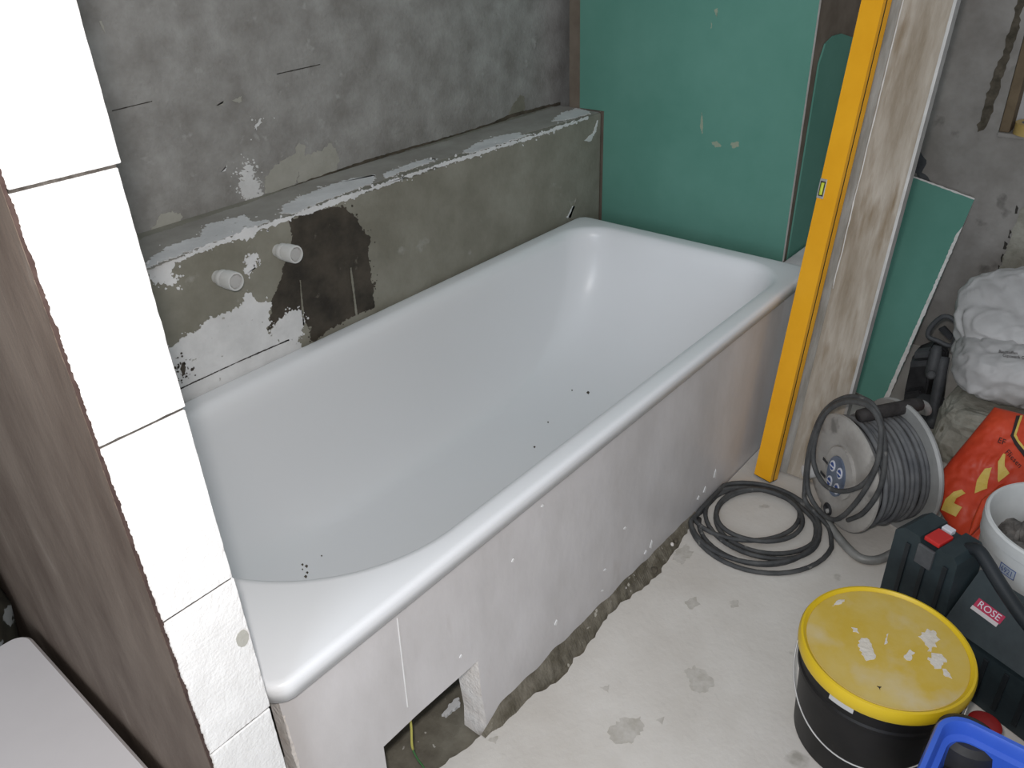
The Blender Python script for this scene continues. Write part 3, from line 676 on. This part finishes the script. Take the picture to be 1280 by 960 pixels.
obj('wound_cable', V, Fc, 'cablew', rl, True)
# socket plate on the front disc, oval, upright
def dpt(u, v, d): return RC + tv * u + Vector((0, 0, 1)) * v - ax * d
def oval(u, v, a, b, d, nn_=28): return [dpt(u + a * math.cos(2 * math.pi * i / nn_), v + b * math.sin(2 * math.pi * i / nn_), d) for i in range(nn_)]
# (viewed from the front, +tv runs to the left-hand far side of the disc)
prism('hub_plate', oval(0, .0, .060, .072, .001), -ax * .010, 'disc', rl)
sp = prism('socket_plate', oval(.004, -.012, .037, .058, .010), -ax * .006, 'blueplate', rl)
for su, sv in [(.020, .010), (-.013, .010), (.020, -.038), (-.013, -.038)]:
    prism('socket_mark', oval(su, sv, .0105, .016, .0160, 18), -ax * .0022, 'whiteprint', sp)
    prism('socket_mark', oval(su, sv, .0070, .0110, .0178, 16), -ax * .0018, 'bluemark', sp)
    prism('socket_mark', [dpt(su - .009, sv - .002, .0193), dpt(su + .009, sv - .002, .0193), dpt(su + .009, sv + .002, .0193), dpt(su - .009, sv + .002, .0193)], -ax * .001, 'whiteprint', sp)
lathe('crank_knob', [(.012, 0), (.019, .006), (.021, .02), (.017, .034), (.004, .038)], dpt(.098, -.060, .008), -ax, 'palewh', rl, 20)
lathe('cable_port', [(.016, 0), (.018, .006), (.014, .010), (.010, .006), (.001, .006)], dpt(.012, -.125, .006), -ax, 'tool', rl, 18)
lathe('cable_port_core', [(.006, 0), (.006, .010), (.001, .011)], dpt(.006, -.125, .008), -ax, 'palewh', rl, 12)
for su, sv in [(.062, -.005), (.062, -.048)]:
    obox('rib_slot', dpt(su - .013, sv - .004, .0102), tv, (0, 0, 1), -ax, .024, .008, .0012, 'tool', rl)
# tubular stand: floor loop in front, uprights behind to the grip
fz = .0115
fr1 = [Vector((1.655, -.345, fz)), Vector((1.615, -.285, fz)), Vector((1.53, -.247, fz)), Vector((1.452, -.272, fz)), Vector((1.395, -.328, fz)), Vector((1.357, -.385, fz)), Vector((1.362, -.420, fz)), Vector((1.40, -.446, fz)), Vector((1.50, -.478, fz)), Vector((1.63, -.515, fz)), Vector((1.70, -.49, fz)), Vector((1.72, -.43, fz))]
tube('stand', spline(fr1, 7), .0112, 'tube', rl, 10)
g_a, g_b = onz((1074, 520), .335), onz((1150, 505), .335)
gd = (g_b - g_a).normalized()
tube('upright', spline([Vector((1.655, -.345, fz)), Vector((1.668, -.36, .05)), Vector((1.66, -.375, .26)), g_b + gd * .03 + Vector((0, 0, -.03)), g_b + gd * .008, g_b - gd * .03], 7), .009, 'tube', rl, 10)
tube('upright', spline([Vector((1.72, -.43, fz)), Vector((1.722, -.43, .05)), Vector((1.70, -.42, .16)), Vector((1.664, -.385, .25))], 7), .009, 'tube', rl, 10)
tube('grip', [g_a + gd * ((g_b - g_a).length * i / 8) for i in range(9)], lambda i: .0175 if 0 < i < 8 else .016, 'grip', rl, 14)
tube('axle', [RC - ax * -.15, RC + ax * .185], .012, 'tube', rl, 10)

# loose cable: floor coil, then up over the reel in hanging loops
def ell(c, a, b, tilt, t): ct, s_ = math.cos(tilt), math.sin(tilt); x, y = a * math.cos(t), b * math.sin(t); return (c[0] + x * ct - y * s_, c[1] + x * s_ + y * ct)
pth = []
loops = [((957, 666), 85, 49, .24), ((931, 640), 68, 38, .02), ((948, 648), 52, 29, .02), ((950, 652), 56, 37, .22), ((962, 655), 82, 42, .24), ((934, 658), 72, 45, .18), ((952, 661), 91, 54, .20)]
t = math.pi - 0.05; nl = 40
for i in range(len(loops) * nl - nl // 2):
    f = i / nl; a = int(f); b = min(a + 1, len(loops) - 1); s = f - a
    A, B = loops[a], loops[b]; mixf = lambda p, q: p + (q - p) * s
    e = ell((mixf(A[0][0], B[0][0]), mixf(A[0][1], B[0][1])), mixf(A[1], B[1]), mixf(A[2], B[2]), mixf(A[3], B[3]), t - 2 * math.pi * f)
    P = onz(e, .006); P.y = min(P.y, .003); P.z = .0065 + .004 * (a % 3) + .002 * math.sin(i * .3); pth.append(P)
dn = -np.array(ax); dor = np.array(RC) + dn * .034
def dp(p, k=0.0): return onpl(p, dor + dn * k, dn)
rise = [onz((1036, 660), .014), onz((1020, 642), .020), dp((1007, 626), .02), dp((1006, 610), .012), dp((1012, 560), .008), dp((1030, 515), .004), dp((1060, 496), 0), dp((1090, 505)), dp((1103, 540), 0), dp((1096, 580), .004), dp((1078, 606), .008), dp((1052, 614), .010), dp((1030, 605), .012), dp((1017, 578), .014), dp((1020, 545), .012), dp((1034, 514), .008), dp((1056, 501), .006), dp((1084, 505), .006), dp((1100, 530), .008), dp((1100, 560), .01), dp((1092, 592), .012), dp((1070, 628), .014), dp((1046, 649), .012), dp((1026, 640), .012), dp((1010, 612), .014), dp((1012, 570), .016), dp((1028, 522), .014), dp((1055, 503), .012), dp((1086, 508), .010), dp((1102, 535), .004), dp((1106, 570), -.004), dp((1100, 610), -.006), dp((1080, 640), -.004), dp((1060, 650), -.008)]
cab = pth[:-1] + spline([pth[-1]] + rise, 7)
cb = tube('extension_cable', cab, .0062, 'cable', None, 8)
tag(cb, 'loose black rubber cable coiled on the floor and looped over the reel', 'cable')

# ================================================================== BLACK BUCKET WITH YELLOW LID
bc = onz((1108, 806), .25); B = Vector((bc.x, bc.y, 0)); br = .1475
bk = thing('lidded_bucket', 'black plastic bucket with a dusty yellow lid', 'bucket', B)
lathe('body', [(.001, .001), (br - .022, .001), (br - .019, .006), (br - .009, .175), (br - .003, .177), (br - .003, .186), (br - .006, .19), (br - .006, .232), (.001, .232)], B, (0, 0, 1), 'blackbucket', bk, 64)
lid = lathe('lid', [(br - .004, .222), (br + .002, .222), (br + .004, .227), (br + .004, .243), (br + .001, .250), (br - .003, .251), (br - .006, .248), (br - .009, .2455), (.001, .2455)], B, (0, 0, 1), 'lidrim', bk, 72)
lathe('lid_face', [(br - .0085, .2450), (br - .010, .2468), (.001, .2468)], B, (0, 0, 1), 'lid', lid, 72)
lid['_b'] = list(B)
for pix, amp in [([(1075, 800), (1083, 798), (1090, 808), (1094, 822), (1084, 826), (1076, 818), (1072, 808)], .006), ([(1064, 784), (1072, 786), (1074, 792), (1066, 790)], .003), ([(1148, 796), (1158, 790), (1170, 790), (1174, 802), (1168, 810), (1160, 814), (1154, 806)], .009), ([(1160, 822), (1172, 818), (1181, 824), (1176, 832), (1168, 836)], .008), ([(1130, 822), (1138, 812), (1143, 816), (1138, 826)], .005), ([(1178, 836), (1184, 840), (1190, 848), (1182, 846)], .005), ([(1106, 798), (1110, 792), (1110, 804), (1106, 806)], .003), ([(1040, 758), (1048, 750), (1056, 750), (1050, 756)], .004)]:
    q = rag([onz(p, .2466) for p in pix], amp, .004); prism('dust_splash', q, (0, 0, .001), 'dust', lid)
q = rag([onz(p, .2466) for p in [(1096, 858), (1102, 859), (1100, 863)]], .002, .003); prism('dark_spot', q, (0, 0, .0012), 'dark', lid)
# paper tab under the lid and bail wire
def bpt(a, r, z): return B + Vector((r * math.cos(a), r * math.sin(a), z))
aL = math.atan2(onz((1060, 872), .22).y - B.y, onz((1060, 872), .22).x - B.x)
V = []; Fc = []
for i in range(9):
    a = aL - .02 + (i - 4) * .038
    V += [bpt(a, br + .0015, .2215), bpt(a, br + .0022, .211)]
    if i: Fc.append([2 * i - 2, 2 * i, 2 * i + 1, 2 * i - 1])
obj('paper_tab', V, Fc, 'palewh', bk)
ang0 = math.atan2((CAM[1] - B.y), (CAM[0] - B.x))
bail = []
for i in range(41):
    t = i / 40; a = ang0 + (t - .5) * math.pi * .98
    bail.append(bpt(a, br + .001 + .003 * math.sin(math.pi * t), .205 - .115 * math.sin(math.pi * t) ** .8))
tube('bail_wire', bail, .0016, 'steel', bk, 6)
lathe('bail_ear', [(.010, 0), (.010, .006), (.001, .007)], bpt(ang0 + math.pi * .49, br - .006, .205), (math.cos(ang0 + math.pi * .49), math.sin(ang0 + math.pi * .49), 0), 'blackbucket', bk, 14)
lathe('bail_ear', [(.010, 0), (.010, .006), (.001, .007)], bpt(ang0 - math.pi * .49, br - .006, .205), (math.cos(ang0 - math.pi * .49), math.sin(ang0 - math.pi * .49), 0), 'blackbucket', bk, 14)

# ================================================================== TOOL CASE
cu = Vector((-.33, -.944, 0)).normalized(); cv = Vector((.944, -.33, 0)).normalized(); CZ = .30
co = Vector((1.166, -.489, 0))
cs = thing('tool_case', 'dark teal plastic tool case standing upright beside the lidded bucket', 'tool case', co)
LEN, TH = .47, .088
def cpt(u, v, z): return co + cu * u + cv * v + Vector((0, 0, z))
def cbox(name, u0, u1, v0, v1, z0, z1, m, par=cs, bev=.004, seg=2):
    return obox(name, cpt(u0, v0, z0), cu, cv, (0, 0, 1), u1 - u0, v1 - v0, z1 - z0, m, par, bev, seg)
# shell outline (u, z) with recess for the carrying handle, rounded corners
sil = [(.006, .002), (LEN - .006, .002), (LEN, .01), (LEN, CZ - .02), (LEN - .02, CZ), (.385, CZ), (.372, CZ - .012), (.362, CZ - .155), (.345, CZ - .168), (.158, CZ - .168), (.146, CZ - .155), (.138, CZ - .012), (.128, CZ), (.095, CZ), (.090, CZ - .012), (.058, CZ - .012), (.053, CZ), (.018, CZ), (.0, CZ - .018), (.0, .01)]
prism('shell', [cpt(u, 0, z) for u, z in sil], cv * TH, 'case', cs)
for i in range(11):
    u = .03 + i * .042
    z1 = CZ - .03 if (u < .13 or u > .37) else CZ - .175
    cbox('rib', u, u + .010, -.0035, .002, .02, z1, 'caseside', bev=.001)
cbox('rim_seam', .0, LEN, .040, .046, .0, .0025, 'caseside', bev=.0)
hd = [cpt(.122, .058, CZ - .010), cpt(.140, .057, CZ + .002), cpt(.165, .050, CZ - .006), cpt(.21, .036, CZ - .026), cpt(.264, .020, CZ - .046), cpt(.32, .006, CZ - .060), cpt(.362, .004, CZ - .068), cpt(.385, .014, CZ - .074)]
tube('handle', spline(hd, 5), .0138, 'caseside', cs, 12)
lt1 = cbox('latch', .058, .092, .006, .052, CZ - .006, CZ + .004, 'red', bev=.002)
lt1['_b'] = list(co)
cbox('latch_plate', .060, .082, .058, .074, CZ - .006, CZ + .005, 'whiteprint', bev=.001)
cbox('latch_clip', .056, .092, -.006, .004, CZ - .060, CZ - .012, 'tool2', bev=.002)
# sticker on the sloped shoulder under the handle (the plane v = -.006)
sn = (cu * 0 + cv * .45 * -1 + Vector((0, 0, .9))).normalized()
# recess floor slope
rs = [cpt(.147, -.003, CZ - .155), cpt(.362, -.003, CZ - .155), cpt(.362, .080, CZ - .055), cpt(.147, .080, CZ - .055)]
rn = (rs[1] - rs[0]).cross(rs[3] - rs[0]).normalized()
if rn.z < 0: rn = -rn
rsl = prism('recess_floor', rs, -rn * .02, 'case', cs); rsl['_b'] = list(co)
ru, rv = cu, (rs[3] - rs[0]).normalized()
def rpt(p): return onpl(p, np.array(rs[0] + rn * .001), np.array(rn))
sc = rpt((1234, 767)); s1 = rpt((1217, 755)); s2 = rpt((1250, 779)); half = (s2 - s1).length / 2
su_ = (s2 - s1).normalized(); sv_ = rn.cross(su_)
if sv_.dot(rv) < 0: sv_ = -sv_
stk = prism('sticker', [sc - su_ * half - sv_ * .003, sc + su_ * half - sv_ * .003, sc + su_ * half + sv_ * .016, sc - su_ * half + sv_ * .016], rn * .0008, 'sticker', rsl)
prism('sticker', [sc - su_ * (half + .001) - sv_ * .011, sc + su_ * (half - .002) - sv_ * .011, sc + su_ * (half - .002) - sv_ * .003, sc - su_ * (half + .001) - sv_ * .003], rn * .0008, 'stickerw', rsl)
lettering('sticker_print', 'ROSE', .019, sc + sv_ * .0065 + rn * .0012, su_, sv_, 'whiteprint', rsl, half * 2 / .0545)

# ================================================================== WHITE BUCKET
wbc = Vector((1.335, -.762, 0)); wr_ = .145; wz = .32
wbk = thing('white_bucket', 'open white plastic bucket holding dark rubble behind the tool case', 'bucket', wbc)
lathe('body', [(.118, .002), (.122, .002), (wr_ - .004, wz - .055), (wr_, wz - .053), (wr_, wz - .03), (wr_ + .002, wz - .028), (wr_ + .002, wz - .004), (wr_ - .001, wz), (wr_ - .006, wz), (wr_ - .009, wz - .006), (.116, .01), (.001, .01)], wbc, (0, 0, 1), 'whbucket', wbk, 72)
la = math.atan2(onz((1251, 718), .25).y - wbc.y, onz((1251, 718), .25).x - wbc.x)
def wpt(a, z, d=.001): return wbc + Vector((math.cos(a), math.sin(a), 0)) * (.122 + (wr_ - .004 - .122) * (z - .002) / (wz - .057) + d) + Vector((0, 0, z))
V = []; Fc = []
for i in range(9):
    a = la + (i - 4) * .030; V += [wpt(a, wz - .056), wpt(a, wz - .080)]
    if i: Fc.append([2 * i - 2, 2 * i, 2 * i + 1, 2 * i - 1])
lab = obj('label', V, Fc, 'label', wbk); lab['_b'] = list(wbc)
TV, TF = text_pts('6921', .022)
sgn = 1
obj('label_print', [wpt(la + sgn * (q.x * .60 / .14), wz - .068 + q.y * .9, .0030) for q in TV], TF, 'ink', lab)
for z_ in (wz - .057, wz - .079):
    tube('label_border', [wpt(la + (i - 5) * .0232, z_, .0016) for i in range(11)], .0007, 'ink', lab, 5)
for s_ in (-1, 1):
    tube('label_border', [wpt(la + s_ * .116, wz - .057 - i * .0073, .0016) for i in range(4)], .0007, 'ink', lab, 5)
rb = lumpy('rubble_fill', wbc + Vector((.01, 0, .185)), .118, .118, .07, 'rubble', None, amp=.45, fr=26, ex=2.4, sub=5, seed=8, smooth=False)
tag(rb, 'dark dusty rubble heaped inside the white bucket', 'rubble'); rb['kind'] = 'stuff'

# ================================================================== RED SACK
def sack(name, TLc, TRc, BLc, BRc, bulge, amp, fr, seed, m, parent, nu=70, nv=70, th=.04):
    TLc, TRc, BLc, BRc = map(Vector, (TLc, TRc, BLc, BRc)); V = []; Fc = []
    nrm = (TRc - TLc).cross(BLc - TLc).normalized()
    if nrm.dot(Vector(CAM) - TLc) < 0: nrm = -nrm
    for side in (1, -1):
        for j in range(nv + 1):
            for i in range(nu + 1):
                u, v = i / nu, j / nv
                P = (TLc * (1 - u) + TRc * u) * (1 - v) + (BLc * (1 - u) + BRc * u) * v
                e = (1 - abs(2 * u - 1) ** 4) * (1 - abs(2 * v - 1) ** 4); sd = Vector((seed * 3.7, seed, 0))
                wv = noise.noise(P * fr + sd) + .6 * abs(noise.noise(P * fr * 2.1 + sd)) + .25 * noise.noise(P * fr * 5 + sd)
                V.append(P + nrm * (side * (bulge * e ** .6 + .001) + amp * wv * (.35 + .65 * e)))
    m0 = (nu + 1) * (nv + 1)
    for s in range(2):
        for j in range(nv):
            for i in range(nu):
                a = s * m0 + j * (nu + 1) + i; q = [a, a + 1, a + nu + 2, a + nu + 1]; Fc.append(q if s == 0 else q[::-1])
    rim = [i for i in range(nu + 1)] + [j * (nu + 1) + nu for j in range(1, nv + 1)] + [nv * (nu + 1) + i for i in range(nu - 1, -1, -1)] + [j * (nu + 1) for j in range(nv - 1, 0, -1)]
    for k in range(len(rim)):
        a, b = rim[k], rim[(k + 1) % len(rim)]; Fc.append([a, b, b + m0, a + m0])
    return obj(name, V, Fc, m, parent, True)
rs_ = thing('red_sack', 'crumpled red paper sack with yellow print lying behind the white bucket', 'sack', (1.62, -.57, 0))
TLc, BLc = onz((1243, 509), .30), onz((1158, 612), .13)
TRc, BRc = onz((1345, 535), .30), onz((1216, 704), .06)
rsb = sack('bag', TLc, TRc, BLc, BRc, .028, .010, 16, 4, 'redbag', rs_)
flap = sack('flap', onz((1228, 625), .20), onz((1275, 590), .20), onz((1210, 672), .15), onz((1262, 612), .17), .012, .006, 24, 9, 'redbag', rs_, 30, 30)
for s in ([(1254, 567), (1256.5, 568), (1256, 583), (1262, 592), (1248, 603), (1247, 599), (1247, 577)], [(1231, 586), (1240, 584), (1235, 600), (1234, 611), (1218, 617), (1221, 600)], [(1182, 624), (1192, 615), (1202, 612), (1207, 617), (1196, 623), (1193, 629), (1203, 634), (1195, 646), (1177, 637)]):
    print_shape('yellow_print', rsb, s, 'ybag', rs_, 3)
print_shape('black_print', rsb, [(1270, 520), (1266, 535), (1263, 545), (1268, 556), (1280, 572), (1284, 572), (1284, 568), (1272, 553), (1267, 545), (1270, 535), (1275, 520)], 'blackprint', rs_, 2)
print_shape('yellow_print', rsb, [(1275, 520), (1270, 535), (1267, 545), (1272, 553), (1284, 568), (1284, 564), (1274, 551), (1270, 544), (1273, 535), (1278, 520)], 'ybag', rs_, 2, .0022)
print_text('black_print', rsb, 'EF', 11, (1252, 552), (10, 4), 'blackprint', rs_)
print_text('black_print', rsb, 'Fliesen', 10, (1267, 574), (10, 11), 'blackprint', rs_)

# ================================================================== BLUE CRATE with black tool
cr = Vector((.757, -.694, 0)); bz = .30
bl = thing('blue_crate', 'blue plastic storage crate in front of the lidded bucket', 'crate', (.55, -.9, 0))
X0, X1, Y0, Y1 = .36, .757, -1.06, -.694
def rr_ring(ins, z, rc, k=8):
    out = []
    for cx, cy, a0 in [(X1 - ins - rc, Y1 - ins - rc, 0), (X0 + ins + rc, Y1 - ins - rc, 90), (X0 + ins + rc, Y0 + ins + rc, 180), (X1 - ins - rc, Y0 + ins + rc, 270)]:
        for i in range(k + 1):
            a = math.radians(a0 + 90 * i / k); out.append(Vector((cx + rc * math.cos(a), cy + rc * math.sin(a), z)))
    return out
rgs = [rr_ring(.035, .002, .04), rr_ring(.006, bz - .03, .045), rr_ring(.002, bz - .028, .045), rr_ring(0, bz - .006, .045), rr_ring(.003, bz, .043), rr_ring(.010, bz, .038), rr_ring(.013, bz - .006, .036), rr_ring(.016, bz - .022, .036), rr_ring(.024, bz - .026, .032), rr_ring(.045, .008, .03)]
V = [p for rg in rgs for p in rg]; n = len(rgs[0]); Fc = []
for i in range(len(rgs) - 1):
    for k in range(n): Fc.append([i * n + k, i * n + (k + 1) % n, (i + 1) * n + (k + 1) % n, (i + 1) * n + k])
Fc.append(list(range(n))[::-1]); Fc.append([(len(rgs) - 1) * n + k for k in range(n)])
ob = obj('shell', V, Fc, 'blue', bl, True); autosmooth(ob, 40)
dt = thing('cordless_drill', 'black cordless tool standing in the blue crate', 'power tool', (.64, -.77, .01))
dq = onz((1212, 915), .27); dx, dy = dq.x - .027, dq.y - .006
lathe('body', [(.034, .01), (.046, .02), (.049, .15), (.045, .20), (.048, .215), (.051, .235), (.047, .262), (.036, .270), (.001, .270)], (dx, dy, .0), (.10, .02, 1), 'dark', dt, 28)
obox('side_housing', (dx - .065, dy - .040, .01), (1, .1, 0), (-.1, 1, 0), (0, 0, 1), .05, .06, .225, 'dark', dt, .012)
obox('battery', (dx - .11, dy - .030, .01), (1, 0, .05), (0, 1, 0), (0, 0, 1), .07, .06, .17, 'tool', dt, .01)
lathe('collar', [(.049, .0), (.055, .004), (.055, .022), (.049, .026)], (dx + .017, dy + .003, .175), (.10, .02, 1), 'dark', dt, 28)
lathe('dial', [(.014, 0), (.016, .004), (.012, .014), (.001, .015)], (dx + .062, dy - .02, .20), (1, -.4, .1), 'dark', dt, 18)
# red cap between crate and case
rc_ = onz((1215, 890), .17)
rd = Vector((rc_.x - B.x, rc_.y - B.y, 0)).normalized(); rc_ = B + rd * .183
rcp = thing('plastic_cup', 'small round red plastic cup between the blue crate and tool case', 'cup', rc_)
lathe('cup', [(.018, .001), (.022, .002), (.025, .145), (.026, .15), (.001, .15)], rc_, (0, 0, 1), 'darkred', rcp, 28)
lathe('rim', [(.024, .142), (.028, .144), (.028, .154), (.022, .158), (.001, .158)], rc_, (0, 0, 1), 'darkred', rcp, 28)

# ================================================================== LEFT CORNER
un = thing('white_unit', 'smooth white flat-topped unit with rounded corner beside the brown plastered wall', 'unit', (-.4, .3, 0))
UX1 = -.1245; UY1 = .635; UX0 = -.72; UY0 = -.02; UZ = .335
X0, X1, Y0, Y1 = UX0, UX1, UY0, UY1
rgs = [rr_ring(.012, .002, .03), rr_ring(.012, UZ - .03, .03), rr_ring(.0, UZ - .026, .03), rr_ring(0, UZ - .005, .03), rr_ring(.005, UZ, .026)]
V = [p for rg in rgs for p in rg]; n = len(rgs[0]); Fc = []
for i in range(1):
    for k in range(n): Fc.append([i * n + k, i * n + (k + 1) % n, (i + 1) * n + (k + 1) % n, (i + 1) * n + k])
Fc.append(list(range(n))[::-1]); Fc.append([n + k for k in range(n)])
obj('body', V[:2 * n], Fc, 'unit', un)
W2 = V[2 * n:]; W2 = [v - Vector((0, 0, .004)) for v in V[2 * n:3 * n]] + V[2 * n:]
Fc = []
for i in range(3):
    for k in range(n): Fc.append([i * n + k, i * n + (k + 1) % n, (i + 1) * n + (k + 1) % n, (i + 1) * n + k])
Fc.append(list(range(n))[::-1]); Fc.append([3 * n + k for k in range(n)])
obj('top', W2, Fc, 'unit', un)
sk = lumpy('patterned_sack', (-.275, .83, .268), .15, .17, .28, 'camo', None, amp=.16, fr=10, ex=4, sub=5, seed=12)
tag(sk, 'dark sack with pale pattern standing behind the white unit', 'sack')

# specks of dirt in the bath
for (x, y, a) in [(383, 708, 2), (378, 706, 1.5), (384, 716, 1.6), (382, 721, 2), (402, 695, 1), (735, 491, 2), (668, 559, 1.4), (685, 528, 1), (378, 712, 1), (715, 488, 1)]:
    q = snap(sh, [(x - a, y), (x, y - a), (x + a, y - a * .3), (x + a * .4, y + a)])
    if all(q): prism('dirt_speck', [p + nr_ * .0002 for p, nr_ in q], q[0][1] * .001, 'soil_shade', tub)

for o in list(bpy.data.objects):
    if '_b' in o: del o['_b']
